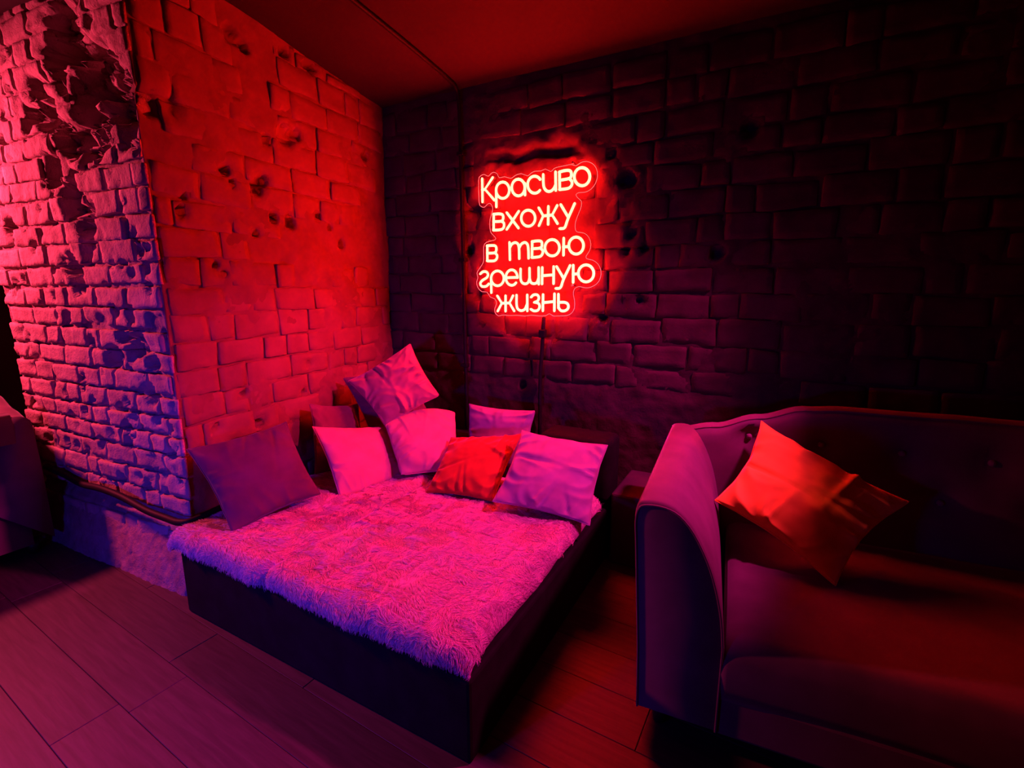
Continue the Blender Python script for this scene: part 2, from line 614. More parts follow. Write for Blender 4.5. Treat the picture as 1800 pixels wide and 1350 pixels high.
def skipB(u, v, w):
    x = u + XB0
    e = math.hypot((x + 1.33) / .42, (v - 1.72) / .46)
    if e < 1 and rb.random() < .55: return True
    if abs(v - 2.25) < .09 and abs(x + 1.36) < .42: return True
    return False


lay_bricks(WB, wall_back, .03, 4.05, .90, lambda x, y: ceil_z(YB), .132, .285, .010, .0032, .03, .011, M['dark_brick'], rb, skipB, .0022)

# ---- floor with separate boards
floor = box('floor', (-5.6, -3.0, -.16), (3.2, 2.8, -.010), M['dark_wood'], None, 0)
tag(floor, kind='structure')
rot = math.radians(-2.1)
ca, sa = math.cos(rot), math.sin(rot)
bmp = bmesh.new(); add_box(bmp, (-.6, -.0945, -.0095), (.6, .0945, 0), .0016, 1)
plank_me = bpy.data.meshes.new('plank'); bmp.to_mesh(plank_me); bmp.free()
plank_me.materials.append(M['floor_plank'])
rp = random.Random(5)
for r in range(-17, 14):
    yr = .655 + r * .19
    x0 = -6.2 + ((r * .473) % 1.0) * 1.2
    if r == 0: x0 = -1.89 - 1.202 * 4
    for c in range(9):
        lx = x0 + c * 1.202 + .6
        px = lx * ca - yr * sa - 0.024 * 0; py = lx * sa + (yr) * ca
        if not (-5.2 < px < 3.0 and -2.9 < py < 2.7): continue
        o = bpy.data.objects.new('plank', plank_me); COL.objects.link(o)
        o.location = (px, py, -.0001); o.rotation_euler = (0, 0, rot); o.parent = floor

# ---- ceiling: a shallow vault rising towards the room
V = []; ys = list(np.linspace(YB + .06, -.2, 12)) + [-3.05]
for y in ys:
    for x in (-5.7, 3.3):
        V.append((x, y, ceil_z(y)))
n = len(V)
for y in ys:
    for x in (-5.7, 3.3):
        V.append((x, y, ceil_z(y) + .12))
F = [(2 * i, 2 * i + 1, 2 * i + 3, 2 * i + 2) for i in range(len(ys) - 1)]
F += [(n + 2 * i, n + 2 * i + 2, n + 2 * i + 3, n + 2 * i + 1) for i in range(len(ys) - 1)]
ceiling = mesh('ceiling', V, F, M['ceiling_plaster'])
tag(ceiling, kind='structure')
# shallow arch rib over the front of the pier
V = []
NA = 12
for i in range(NA + 1):
    x = -5.5 + (5.5 - 2.40) * i / NA
    z = 2.69 + .012 * math.sin(i * 1.7)
    for (y, zz) in ((1.20, z + .06), (1.06 + .0 * i, z), (-2.9, z + .02)):
        V.append((x, y, zz))
rib = mesh('trim_1', V, grid_faces(NA + 1, 3), M['ceiling_plaster'], None, True)
tag(rib, kind='structure')
# remaining sides of the room
for nm, lo, hi in (('wall_right', (3.2, -3.05, -.02), (3.3, 2.85, 3.05)), ('wall_rear', (-5.7, -3.15, -.02), (3.3, -3.05, 3.05)),
                   ('wall_far_left', (-5.8, -3.1, -.02), (-5.7, 2.85, 3.05)), ('wall_alcove', (-5.7, 1.85, -.02), (-3.80, 1.95, 3.05))):
    tag(box(nm, lo, hi, M['black_fabric'] if nm == 'wall_alcove' else M['dark_wall'], None, 0), kind='structure')  # alcove wall coloured near black, so the recess reads as unlit
# low masonry ledge between the daybed and the sofa
bm = bmesh.new(); add_box(bm, (-.685, 2.36, 0), (-.42, 2.76, .40), .012, 2)
tag(from_bm('trim_2', bm, M['dark_wall']), kind='structure')

LETTERS=[[(0,[(-0.3576,0.3482),(-0.3566,0.214)]),(0,[(-0.2822,0.3484),(-0.338,0.2863),(-0.2713,0.2168)]),(0,[(-0.3568,0.2849),(-0.3363,0.2861)])],[(0,[(-0.257,0.177),(-0.2579,0.2767)]),(1,[(-0.1661,0.2652),(-0.1684,0.2798),(-0.1748,0.2935),(-0.1849,0.3048),(-0.1976,0.3127),(-0.2118,0.3164),(-0.2261,0.3155),(-0.239,0.3101),(-0.2494,0.3007),(-0.2561,0.2881),(-0.2585,0.2736),(-0.2563,0.2587),(-0.2497,0.2449),(-0.2395,0.2335),(-0.2265,0.2256),(-0.2122,0.222),(-0.1979,0.2232),(-0.185,0.2288),(-0.1749,0.2383),(-0.1684,0.2509),(-0.1661,0.2652)])],[(1,[(-0.0612,0.2705),(-0.0634,0.2852),(-0.0697,0.2988),(-0.0794,0.3101),(-0.0916,0.318),(-0.1052,0.3217),(-0.1188,0.3207),(-0.1311,0.3153),(-0.1409,0.3058),(-0.1473,0.2932),(-0.1494,0.2788),(-0.1472,0.2639),(-0.1409,0.25),(-0.131,0.2386),(-0.1186,0.2308),(-0.1049,0.2272),(-0.0912,0.2284),(-0.079,0.234),(-0.0694,0.2436),(-0.0632,0.2562),(-0.0612,0.2705)]),(0,[(-0.0613,0.2926),(-0.0594,0.2284)])],[(1,[(0.0386,0.3054),(0.0307,0.3142),(0.0212,0.3211),(0.0107,0.3255),(-0.0004,0.3273),(-0.0113,0.3262),(-0.0213,0.3224),(-0.03,0.3161),(-0.0366,0.3075),(-0.041,0.2973),(-0.0426,0.2861),(-0.0416,0.2744),(-0.0378,0.2631),(-0.0316,0.2528),(-0.0233,0.2442),(-0.0135,0.2377),(-0.0026,0.2337),(0.0085,0.2325),(0.0193,0.2341),(0.0291,0.2385),(0.0373,0.2453)])],[(1,[(0.058,0.3288),(0.0596,0.2808),(0.0658,0.2552),(0.0845,0.2367),(0.1086,0.2354),(0.1274,0.2494),(0.1357,0.2652)]),(0,[(0.1353,0.3349),(0.1386,0.236)])],[(0,[(0.1631,0.2378),(0.1598,0.3323)]),(1,[(0.1598,0.3331),(0.1959,0.3373),(0.2236,0.3327),(0.2323,0.3145),(0.2223,0.2933),(0.1621,0.2884)]),(1,[(0.2201,0.2915),(0.2366,0.2737),(0.2339,0.2516),(0.2121,0.2395),(0.1631,0.2387)])],[(1,[(0.3421,0.289),(0.3394,0.3038),(0.3325,0.3177),(0.3221,0.3292),(0.3091,0.3373),(0.2948,0.3412),(0.2806,0.3405),(0.2679,0.3352),(0.2578,0.3257),(0.2515,0.3131),(0.2496,0.2986),(0.2523,0.2835),(0.2593,0.2694),(0.27,0.2578),(0.2832,0.2497),(0.2976,0.246),(0.3119,0.2469),(0.3245,0.2525),(0.3343,0.262),(0.3404,0.2746),(0.3421,0.289)])],[(0,[(-0.2782,0.0402),(-0.2763,0.1346)]),(1,[(-0.2763,0.1346),(-0.2421,0.1348),(-0.2152,0.128),(-0.2088,0.1089),(-0.2207,0.0909),(-0.2761,0.0908)]),(1,[(-0.2234,0.0906),(-0.2047,0.0773),(-0.2058,0.0528),(-0.2263,0.0404),(-0.2782,0.0402)])],[(0,[(-0.1832,0.136),(-0.1032,0.0423)]),(0,[(-0.102,0.1389),(-0.1834,0.0403)])],[(1,[(0.0087,0.0921),(0.0063,0.1064),(-0.0004,0.1196),(-0.0107,0.1304),(-0.0237,0.1378),(-0.0381,0.1411),(-0.0525,0.14),(-0.0655,0.1344),(-0.0759,0.1249),(-0.0826,0.1125),(-0.0848,0.0984),(-0.0824,0.0839),(-0.0756,0.0705),(-0.0651,0.0595),(-0.0519,0.0521),(-0.0374,0.049),(-0.0229,0.0504),(-0.01,0.0562),(0.0001,0.0657),(0.0066,0.0781),(0.0087,0.0921)])],[(0,[(0.0319,0.1475),(0.0611,0.1014),(0.0346,0.0495)]),(0,[(0.0931,0.1508),(0.0932,0.0523)]),(0,[(0.1483,0.152),(0.1185,0.1025),(0.1526,0.0529)]),(0,[(0.0611,0.1014),(0.1185,0.1025)])],[(0,[(0.1719,0.1543),(0.2191,0.0822)]),(1,[(0.2557,0.1539),(0.217,0.074),(0.2028,0.0351),(0.1913,0.024),(0.169,0.0236)])],[(0,[(-0.3256,-0.1439),(-0.3251,-0.0516)]),(1,[(-0.3251,-0.0516),(-0.2927,-0.0511),(-0.2662,-0.0555),(-0.2586,-0.0742),(-0.2698,-0.0959),(-0.3245,-0.0972)]),(1,[(-0.272,-0.0958),(-0.2545,-0.1112),(-0.2568,-0.1319),(-0.2769,-0.1453),(-0.3256,-0.1448)])],[(0,[(-0.1648,-0.0394),(-0.1622,-0.1416)]),(1,[(-0.1637,-0.0711),(-0.1488,-0.0491),(-0.125,-0.0411),(-0.105,-0.0532),(-0.0986,-0.0826),(-0.0974,-0.1367)]),(1,[(-0.0981,-0.0737),(-0.0831,-0.0519),(-0.0598,-0.0432),(-0.0417,-0.056),(-0.0354,-0.0851),(-0.0334,-0.1364)])],[(0,[(-0.0104,-0.1327),(-0.0097,-0.0406)]),(1,[(-0.0097,-0.0406),(0.0241,-0.0382),(0.0492,-0.0424),(0.0549,-0.0601),(0.0457,-0.0794),(-0.0098,-0.0825)]),(1,[(0.0422,-0.0793),(0.0599,-0.0953),(0.0581,-0.115),(0.0403,-0.1298),(-0.0104,-0.1335)])],[(1,[(0.1678,-0.0834),(0.1653,-0.069),(0.1584,-0.0558),(0.148,-0.0451),(0.1349,-0.0379),(0.1205,-0.0349),(0.106,-0.0365),(0.093,-0.0425),(0.0827,-0.0524),(0.0762,-0.0652),(0.074,-0.0797),(0.0766,-0.0943),(0.0835,-0.1078),(0.0942,-0.1186),(0.1075,-0.1257),(0.1221,-0.1285),(0.1366,-0.1267),(0.1494,-0.1204),(0.1595,-0.1105),(0.1658,-0.0977),(0.1678,-0.0834)])],[(0,[(0.1935,-0.032),(0.1941,-0.1261)]),(0,[(0.1936,-0.0798),(0.2253,-0.0794)]),(1,[(0.3158,-0.0776),(0.3132,-0.063),(0.3065,-0.0497),(0.2963,-0.0388),(0.2837,-0.0316),(0.2698,-0.0286),(0.2559,-0.0302),(0.2435,-0.0363),(0.2337,-0.0463),(0.2275,-0.0592),(0.2257,-0.0738),(0.2282,-0.0887),(0.2351,-0.1022),(0.2454,-0.1132),(0.2583,-0.1204),(0.2723,-0.1232),(0.2862,-0.1213),(0.2985,-0.1151),(0.3081,-0.105),(0.3141,-0.0921),(0.3158,-0.0776)])],[(1,[(-0.3784,-0.2231),(-0.3593,-0.2106),(-0.3337,-0.212),(-0.3214,-0.2288),(-0.3312,-0.2476),(-0.3629,-0.264),(-0.3804,-0.283),(-0.3691,-0.3023),(-0.3376,-0.3024),(-0.3163,-0.2868)])],[(0,[(-0.2981,-0.3417),(-0.299,-0.248)]),(1,[(-0.2057,-0.2538),(-0.2079,-0.2397),(-0.2144,-0.2269),(-0.2246,-0.2166),(-0.2374,-0.2099),(-0.2518,-0.2074),(-0.2662,-0.2094),(-0.2793,-0.2157),(-0.2898,-0.2257),(-0.2966,-0.2385),(-0.299,-0.2527),(-0.2968,-0.2671),(-0.2902,-0.2801),(-0.2799,-0.2905),(-0.2668,-0.2971),(-0.2523,-0.2995),(-0.2379,-0.2973),(-0.2249,-0.2908),(-0.2146,-0.2807),(-0.208,-0.268),(-0.2057,-0.2538)])],[(0,[(-0.1959,-0.2502),(-0.1108,-0.2494)]),(1,[(-0.1092,-0.2504),(-0.1108,-0.2375),(-0.1154,-0.2256),(-0.1227,-0.2155),(-0.132,-0.2081),(-0.1428,-0.2038),(-0.1543,-0.203),(-0.1654,-0.2058),(-0.1755,-0.2119),(-0.1836,-0.221),(-0.1892,-0.2324),(-0.1919,-0.2451),(-0.1913,-0.2582),(-0.1876,-0.2707),(-0.1811,-0.2816),(-0.1721,-0.29),(-0.1615,-0.2953),(-0.1501,-0.2971),(-0.1388,-0.2953),(-0.1283,-0.29),(-0.1196,-0.2817)])],[(1,[(-0.0877,-0.1995),(-0.0875,-0.2552),(-0.0778,-0.2805),(-0.0557,-0.2889),(-0.0349,-0.2795),(-0.0268,-0.2559)]),(0,[(-0.0268,-0.1963),(-0.0257,-0.265)]),(1,[(-0.0258,-0.2559),(-0.0162,-0.281),(0.0055,-0.288),(0.0248,-0.28),(0.0342,-0.2566)]),(0,[(0.0345,-0.194),(0.0362,-0.2904)])],[(0,[(0.0587,-0.1945),(0.0584,-0.2892)]),(0,[(0.133,-0.1909),(0.1338,-0.2879)]),(0,[(0.0593,-0.2417),(0.1334,-0.2375)])],[(0,[(0.1525,-0.1913),(0.1985,-0.2607)]),(1,[(0.2364,-0.1867),(0.1967,-0.2651),(0.184,-0.3024),(0.1721,-0.3156),(0.1501,-0.3169)])],[(0,[(0.2562,-0.1859),(0.2578,-0.2818)]),(0,[(0.2575,-0.2354),(0.2894,-0.2342)]),(1,[(0.3821,-0.2332),(0.3794,-0.2185),(0.3724,-0.2052),(0.3618,-0.1945),(0.3486,-0.1874),(0.3341,-0.1848),(0.3197,-0.1868),(0.3068,-0.1932),(0.2966,-0.2036),(0.2903,-0.2168),(0.2884,-0.2316),(0.2911,-0.2465),(0.2982,-0.2601),(0.3091,-0.2709),(0.3225,-0.2778),(0.3371,-0.2803),(0.3515,-0.2781),(0.3643,-0.2714),(0.3742,-0.261),(0.3804,-0.2478),(0.3821,-0.2332)])],[(0,[(-0.2533,-0.3635),(-0.2212,-0.408),(-0.251,-0.4569)]),(0,[(-0.194,-0.3618),(-0.1942,-0.4567)]),(0,[(-0.1406,-0.3606),(-0.1661,-0.406),(-0.1324,-0.4546)]),(0,[(-0.2212,-0.408),(-0.1661,-0.406)])],[(1,[(-0.1153,-0.3581),(-0.1152,-0.4129),(-0.107,-0.4409),(-0.084,-0.4523),(-0.0574,-0.4424),(-0.0418,-0.4119)]),(0,[(-0.0412,-0.3564),(-0.04,-0.4519)])],[(1,[(-0.0134,-0.3678),(0.002,-0.3553),(0.0267,-0.3552),(0.0382,-0.372),(0.0292,-0.3918),(0.0086,-0.3998)]),(1,[(0.0128,-0.3997),(0.036,-0.4063),(0.0439,-0.4268),(0.0313,-0.4477),(0.0055,-0.4519),(-0.0143,-0.443)])],[(0,[(0.0659,-0.3537),(0.0657,-0.4494)]),(0,[(0.1408,-0.349),(0.1416,-0.4479)]),(0,[(0.066,-0.4014),(0.1411,-0.3938)])],[(0,[(0.1664,-0.3511),(0.1685,-0.4317)]),(1,[(0.1679,-0.3989),(0.2054,-0.3976),(0.2275,-0.4084),(0.2304,-0.4306),(0.2114,-0.4466),(0.1846,-0.4471),(0.1685,-0.4294)])]]
OUTLINE=[(-0.3894,0.3425),(-0.3768,0.3679),(-0.349,0.376),(-0.319,0.3618),(-0.2998,0.3752),(-0.2782,0.3807),(-0.2541,0.3681),(-0.2409,0.345),(-0.2038,0.3477),(-0.1593,0.3332),(-0.1309,0.3465),(-0.09,0.3528),(-0.047,0.3356),(-0.0247,0.3488),(0.0,0.3562),(0.0392,0.3536),(0.0682,0.3607),(0.102,0.3434),(0.1207,0.3569),(0.1442,0.3625),(0.1907,0.3653),(0.2274,0.3672),(0.2549,0.3572),(0.2859,0.3711),(0.317,0.3727),(0.3526,0.3567),(0.3754,0.3287),(0.3831,0.2926),(0.3736,0.2541),(0.3482,0.2248),(0.313,0.212),(0.2769,0.2132),(0.259,0.2026),(0.2732,0.1831),(0.2928,0.1652),(0.2927,0.1367),(0.2799,0.1048),(0.2649,0.0688),(0.2595,0.0442),(0.2618,0.0107),(0.2783,-0.0014),(0.3151,-0.0088),(0.3431,-0.0331),(0.3564,-0.071),(0.3491,-0.1082),(0.3303,-0.1348),(0.3354,-0.1506),(0.3697,-0.1592),(0.4019,-0.181),(0.4211,-0.2191),(0.4182,-0.2611),(0.3968,-0.2927),(0.361,-0.3109),(0.3289,-0.3138),(0.2914,-0.3063),(0.2635,-0.3202),(0.2576,-0.3508),(0.2661,-0.3859),(0.2664,-0.4301),(0.2503,-0.4592),(0.2193,-0.4756),(0.1606,-0.4792),(0.1307,-0.48),(0.1054,-0.4669),(0.0803,-0.4798),(0.0343,-0.4823),(-0.0177,-0.4789),(-0.0598,-0.4855),(-0.1134,-0.4821),(-0.1678,-0.4848),(-0.2204,-0.4822),(-0.2512,-0.4892),(-0.2748,-0.4704),(-0.2792,-0.4439),(-0.2648,-0.41),(-0.2787,-0.3814),(-0.3126,-0.3696),(-0.3351,-0.3394),(-0.3754,-0.336),(-0.4052,-0.3094),(-0.414,-0.2755),(-0.4031,-0.2467),(-0.4108,-0.2178),(-0.3906,-0.1895),(-0.3673,-0.1616),(-0.3578,-0.1336),(-0.3574,-0.0587),(-0.3372,-0.0293),(-0.2759,-0.0183),(-0.2713,-0.0026),(-0.3004,0.0241),(-0.3095,0.0543),(-0.309,0.1066),(-0.2909,0.1527),(-0.2907,0.1818),(-0.307,0.2019),(-0.3263,0.199),(-0.3515,0.182),(-0.3765,0.1921),(-0.3874,0.2165)]
# ------------------------------------------------------------------ daybed
bed = empty('daybed', (-1.48, 1.80, 0))
tag(bed, 'low black corner daybed in front of the brick pier under the neon sign', 'daybed')


def in_parent(o, p):
    """keep world place while parenting to an unscaled, unrotated empty"""
    o.parent = p
    o.location = Vector(o.location) - Vector(p.location)
    return o


in_parent(box('base', (-2.262, 1.037, .0), (-.708, 2.56, .300), M['black_fabric'], None, .012), bed)
in_parent(box('mattress', (-2.25, 1.075, .301), (-1.662, 2.5, .352), M['black_fabric'], None, .02, False), bed)
in_parent(box('mattress', (-1.656, 1.075, .301), (-.765, 2.40, .352), M['black_fabric'], None, .02, False), bed)


def cushion_block(name, lo, hi, mat, r=.05, parent=None):
    bm = bmesh.new(); add_box(bm, lo, hi, r, 4)
    return from_bm(name, bm, mat, parent, True)


in_parent(cushion_block('back_cushion', (-1.14, 2.42, .30), (-.722, 2.64, .655), M['black_fabric'], .035), bed)
in_parent(cushion_block('back_cushion', (-2.42, 2.42, .30), (-1.72, 2.66, .52), M['black_fabric'], .04), bed)

# ------------------------------------------------------------------ fur throws
def hair_curves(name, roots, dirs1, dirs2, length, mat, parent, rad=.0006, seg=4):
    n = len(roots)
    hc = bpy.data.hair_curves.new(name)
    hc.add_curves([seg + 1] * n)
    t = np.linspace(0, 1, seg + 1)[None, :, None]
    L = length[:, None, None]
    P = roots[:, None, :] + L * (dirs1[:, None, :] * (t - .35 * t * t) + dirs2[:, None, :] * (t * t))
    hc.attributes['position'].data.foreach_set('vector', P.reshape(-1).astype(np.float32))
    if 'radius' not in hc.attributes: hc.attributes.new('radius', 'FLOAT', 'POINT')
    R = np.repeat((rad * (1 - .75 * np.linspace(0, 1, seg + 1)))[None, :], n, 0)
    hc.attributes['radius'].data.foreach_set('value', R.reshape(-1).astype(np.float32))
    hc.materials.append(mat)
    o = bpy.data.objects.new(name, hc)
    COL.objects.link(o)
    o.parent = parent
    return o


def mat_fur():
    m, nt, b = mat_new('pale_fur')
    hi = nt.nodes.new('ShaderNodeHairInfo')
    rp = nt.nodes.new('ShaderNodeValToRGB')
    rp.color_ramp.elements[0].color = (.50, .34, .46, 1); rp.color_ramp.elements[1].color = (.90, .66, .82, 1)
    nt.links.new(hi.outputs['Intercept'], rp.inputs['Fac'])
    nt.links.new(rp.outputs['Color'], b.inputs['Base Color'])
    b.inputs['Roughness'].default_value = .65
    b.inputs['Specular IOR Level'].default_value = .25
    return m


M['fur'] = mat_fur()


def fur_throw(name, label, x0, x1, yfront, yback, hang, seed, n, left_hang=0.0, right_hang=.02):
    rnd = np.random.default_rng(seed)
    root = empty(name, ((x0 + x1) / 2, (yfront + yback) / 2, .355))
    tag(root, label, 'throw', 'shaggy fur throws on the daybed')
    o0 = np.array(root.location)
    nx, nt = 60, 70
    zt = .392
    rc = .050
    arc = rc * math.pi / 2
    topl = yback - yfront
    total = hang + arc + topl

    def surf(a, t):
        """a 0..1 across, t metres from front hem"""
        wav = noise.noise(Vector((a * 9 + seed, t * 4, seed))) * .012
        bump = fbm(a * (x1 - x0) * 3.6 + seed, t * 3.6, seed, 3) * .017
        x = x0 + (x1 - x0) * a
        ed = min(a, 1 - a) * (x1 - x0)
        h = hang * (1 + .35 * noise.noise(Vector((x * 5, seed, 0)))) * (1 - .7 * math.exp(-(ed / .035) ** 2))
        if t < hang:
            y = yfront; z = zt - rc - h * (1 - t / hang)
            nrm = (0, -1, 0)
        elif t < hang + arc:
            q = (t - hang) / rc
            y = yfront + rc - rc * math.cos(q); z = zt - rc + rc * math.sin(q)
            nrm = (0, -math.cos(q), math.sin(q))
        else:
            y = yfront + rc + (t - hang - arc); z = zt
            nrm = (0, 0, 1)
        y += nrm[1] * (bump + wav) + .022 * math.exp(-(ed / .03) ** 2) * (1 if t < hang + arc else 0); z += nrm[2] * bump
        # side edges roll down
        for side, hg in ((0, left_hang), (1, right_hang)):
            dd = (a if side == 0 else 1 - a) * (x1 - x0)
            w = .05 + hg * .5
            if dd < w:
                k = 1 - dd / w
                z -= (hg + .026) * k * k
        return (x, y, max(z, .303 if t > hang * 1.2 else .2))

    V = []
    for i in range(nx + 1):
        for j in range(nt + 1):
            V.append(surf(i / nx, total * j / nt))
    V = np.array(V)
    me_v = V - o0
    skin = mesh('backing', me_v, grid_faces(nx + 1, nt + 1), M['fur_skin'], root, True)
    sol = skin.modifiers.new('thick', 'SOLIDIFY'); sol.thickness = .012; sol.offset = -1
    # strands
    G = V.reshape(nx + 1, nt + 1, 3)
    a = rnd.random(n) * nx; b = rnd.random(n) * nt
    i = np.minimum(a.astype(int), nx - 1); j = np.minimum(b.astype(int), nt - 1)
    fa = (a - i)[:, None]; fb = (b - j)[:, None]
    g00, g10, g01, g11 = G[i, j], G[i + 1, j], G[i, j + 1], G[i + 1, j + 1]
    P = (g00 * (1 - fa) + g10 * fa) * (1 - fb) + (g01 * (1 - fa) + g11 * fa) * fb
    du = (g10 - g00); dv = (g01 - g00)
    N = np.cross(du, dv); N /= np.linalg.norm(N, axis=1)[:, None] + 1e-9
    tdv = dv / (np.linalg.norm(dv, axis=1)[:, None] + 1e-9)
    tdu = du / (np.linalg.norm(du, axis=1)[:, None] + 1e-9)
    # tufts: jittered cells; strands of one tuft share a lie and draw together
    cs = .040
    s_ = a / nx * (x1 - x0); t_ = b / nt * total
    ci = np.floor(s_ / cs).astype(int); cj = np.floor(t_ / (cs * 1.25)).astype(int)
    h = (ci * 73856093 ^ cj * 19349663 ^ (seed * 83492791)) & 0xffff
    r1 = (h % 251) / 251.0; r2 = ((h // 7) % 241) / 241.0; r3 = ((h // 3) % 239) / 239.0
    cx = (ci + .2 + .6 * r1) * cs; ct = (cj + .2 + .6 * r2) * cs * 1.25
    ang = np.array([fbm(x * 4.2 + seed, y * 4.2, seed + 4, 3) for x, y in zip(s_[::1], t_[::1])]) * 3.6 + 1.2 * np.sin(s_ * 3 + seed)
    ang += (r3 - .5) * 1.5
    lie = np.stack([np.sin(ang), -np.cos(ang)], 1)
    front = np.clip((hang + .05 - t_) / .08, 0, 1)
    lie = lie * (1 - front)[:, None] + np.array([0, -1.0])[None] * front[:, None]
    tang = tdu * lie[:, :1] + tdv * lie[:, 1:]
    pull = tdu * (cx - s_)[:, None] + tdv * (ct - t_)[:, None]
    jit = rnd.normal(0, .13, (n, 3))
    ln = (.016 + .006 * rnd.random(n)) * (.75 + .5 * r2)
    d1 = N * (.50 + .25 * r1)[:, None] + tang * .5 + jit * .6
    d2 = tang * .55 + N * (-.18) + pull * 9.0 + jit * .4
    hair_curves('pile', P - o0, d1, d2, ln, M['fur'], root, .00065)
    return root


fur_throw('fur_throw', 'narrower shaggy pink-lit fur throw on the daybed end beside the brick pier', -2.355, -1.655, 1.030, 2.30, .030, 3, 46000, .035, .0)
fur_throw('fur_throw', 'wider shaggy pink-lit fur throw covering the open corner of the daybed', -1.664, -.716, 1.026, 2.25, .024, 8, 66000, .0, .03)

# ------------------------------------------------------------------ pillows
def pillow(label, c, ax, cor, mat, T=.062, seed=1, wr=.006, group='throw pillows on the daybed', pinch=.075, creases=4, sag=0.0, cat='pillow', dents=(), rtop=0.0):
    root = empty('throw_pillow', c)
    tag(root, label, cat, group)
    ex, ey, en = [Vector(a) for a in ax]
    rnd = random.Random(seed)
    # widen the drawn-in corners a touch: (u,v) square -> the measured corners
    TL, TR, BR, BL = [np.array(q) for q in cor]
    N = 60
    cr = []
    for q in range(creases):
        s = rnd.choice((0, 1, 2, 3)); along = rnd.uniform(-.8, .8)
        cr.append((s, along, rnd.uniform(.03, .06), rnd.uniform(.4, .9), rnd.uniform(-.5, .5), rnd.choice((-1, 1, 1)) * rnd.uniform(.5, 1.0)))

    def shape(u, v, side):
        fu, fv = (u + 1) / 2, (v + 1) / 2
        p = (BL * (1 - fu) + BR * fu) * (1 - fv) + (TL * (1 - fu) + TR * fu) * fv
        k = 1 - pinch * ((1 - v * v) * abs(u) ** 5 + (1 - u * u) * abs(v) ** 5)
        k += .012 * noise.noise(Vector((u * 3, v * 3, seed))) * (abs(u) ** 4 + abs(v) ** 4)
        p = p * k
        if rtop: p = p + np.array([0.0, rtop * (1 - u * u) * max(0, v) ** 2])
        e = max(0.0, (1 - u * u)) ** .5 * max(0.0, (1 - v * v)) ** .5
        prof = e ** .85 * .9 + e * .1
        h = T * prof
        # gathers running in from the seam
        w = 0.0
        for d, al in ((1 - abs(u), v), (1 - abs(v), u)):
            ph = noise.noise(Vector((al * 1.7, seed * 1.3, d * 1.2))) * 5
            amp = math.exp(-d / .30) * min(1, d / .05)
            w += (1 - 2.2 * abs(math.sin(al * 6.5 + ph))) * amp * (.5 + .9 * abs(noise.noise(Vector((al * 2, seed, 4.0)))))
        for s, al0, wd, ln, sl, am in cr:
            d, al = ((1 - u, v), (1 + u, v), (1 - v, u), (1 + v, u))[s]
            q = al - al0 - sl * d
            w += am * 1.5 * math.exp(-(q / wd) ** 2) * math.exp(-(d / ln) ** 2) * min(1, d / .08)
        w += .45 * fbm(u * 1.6 + seed, v * 1.6, seed, 3)
        h += w * wr * 1.7 * min(1, e * 2.2)
        for (du, dv, rr, dd) in dents:
            h -= dd * math.exp(-((u - du) ** 2 + (v - dv) ** 2) / (rr * rr)) * min(1, e * 3)
        if side < 0: h = T * prof * .85
        s3 = ex * float(p[0]) + ey * float(p[1]) + en * float(side * h)
        s3 += Vector((0, 0, -sag * (1 - v) * e * .5))
        # soft bend of the outline out of its plane
        s3 += en * float(.012 * noise.noise(Vector((u * 1.1 + 7 * seed, v * 1.1, 1))) * (abs(u) + abs(v)) * .5)
        return s3

    def crd(i):
        x = -1 + 2 * i / N
        return math.sin(x * math.pi / 2) * .5 + x * .5
    V = []; F = []
    top = {}; bot = {}
    for i in range(N + 1):
        for j in range(N + 1):
            u, v = crd(i), crd(j)
            top[i, j] = len(V); V.append(shape(u, v, 1))
    for i in range(N + 1):
        for j in range(N + 1):
            if i in (0, N) or j in (0, N): bot[i, j] = top[i, j]
            else:
                bot[i, j] = len(V); V.append(shape(crd(i), crd(j), -1))
    for i in range(N):
        for j in range(N):
            F.append((top[i, j], top[i + 1, j], top[i + 1, j + 1], top[i, j + 1]))
            F.append((bot[i, j], bot[i, j + 1], bot[i + 1, j + 1], bot[i + 1, j]))
    mesh('cover', V, F, mat, root, True)
    rim = [top[i, 0] for i in range(N)] + [top[N, j] for j in range(N)] + [top[i, N] for i in range(N, 0, -1)] + [top[0, j] for j in range(N, 0, -1)]
    pts = [V[k] for k in rim]
    pts = [p for i, p in enumerate(pts) if (p - pts[i - 1]).length > .004]
    tube('piping', pts, .0028, mat, root, 6, True)
    return root


def toward(c, s, H=1.45):
    """slide a pillow centre along the floor-to-eye line (used to settle depth)"""
    return (c[0] * s, c[1] * s, H + (c[2] - H) * s)


def sc(cor, s):
    return [(a * s, b * s) for a, b in cor]

G9 = 'throw pillows on the daybed'
pillow('dark plum velvet pillow at the front left of the daybed against the pier arris', (-2.148, 1.374, .578),
       [(.1781, .9797, .092), (-.6271, .041, .7778), (.7583, -.1962, .6217)], [(-.232, .226), (.233, .212), (.215, -.218), (-.214, -.221)], M['plum_velvet'], .055, 2, .005)
pillow('dark maroon pillow mostly hidden behind the square pink pillow, leaning on the red-lit wall', (-2.275, 2.01, .565),
       [(.0672, .9762, -.2061), (-.2934, .2168, .9311), (.9536, -.0021, .301)], [(-.209, .208), (.15, .211), (.15, -.21), (-.215, -.20)], M['maroon_velvet'], .045, 5, .006)
pillow('flat square pale pink pillow standing between the plum pillow and the round-topped one', (-2.01, 1.913, .518),
       [(.3004, .9514, -.0681), (-.6721, .2618, .6926), (.6767, -.1623, .7181)], [(-.217, .241), (.215, .175), (.217, -.184), (-.212, -.231)], M['pink_velvet'], .05, 8, .004)
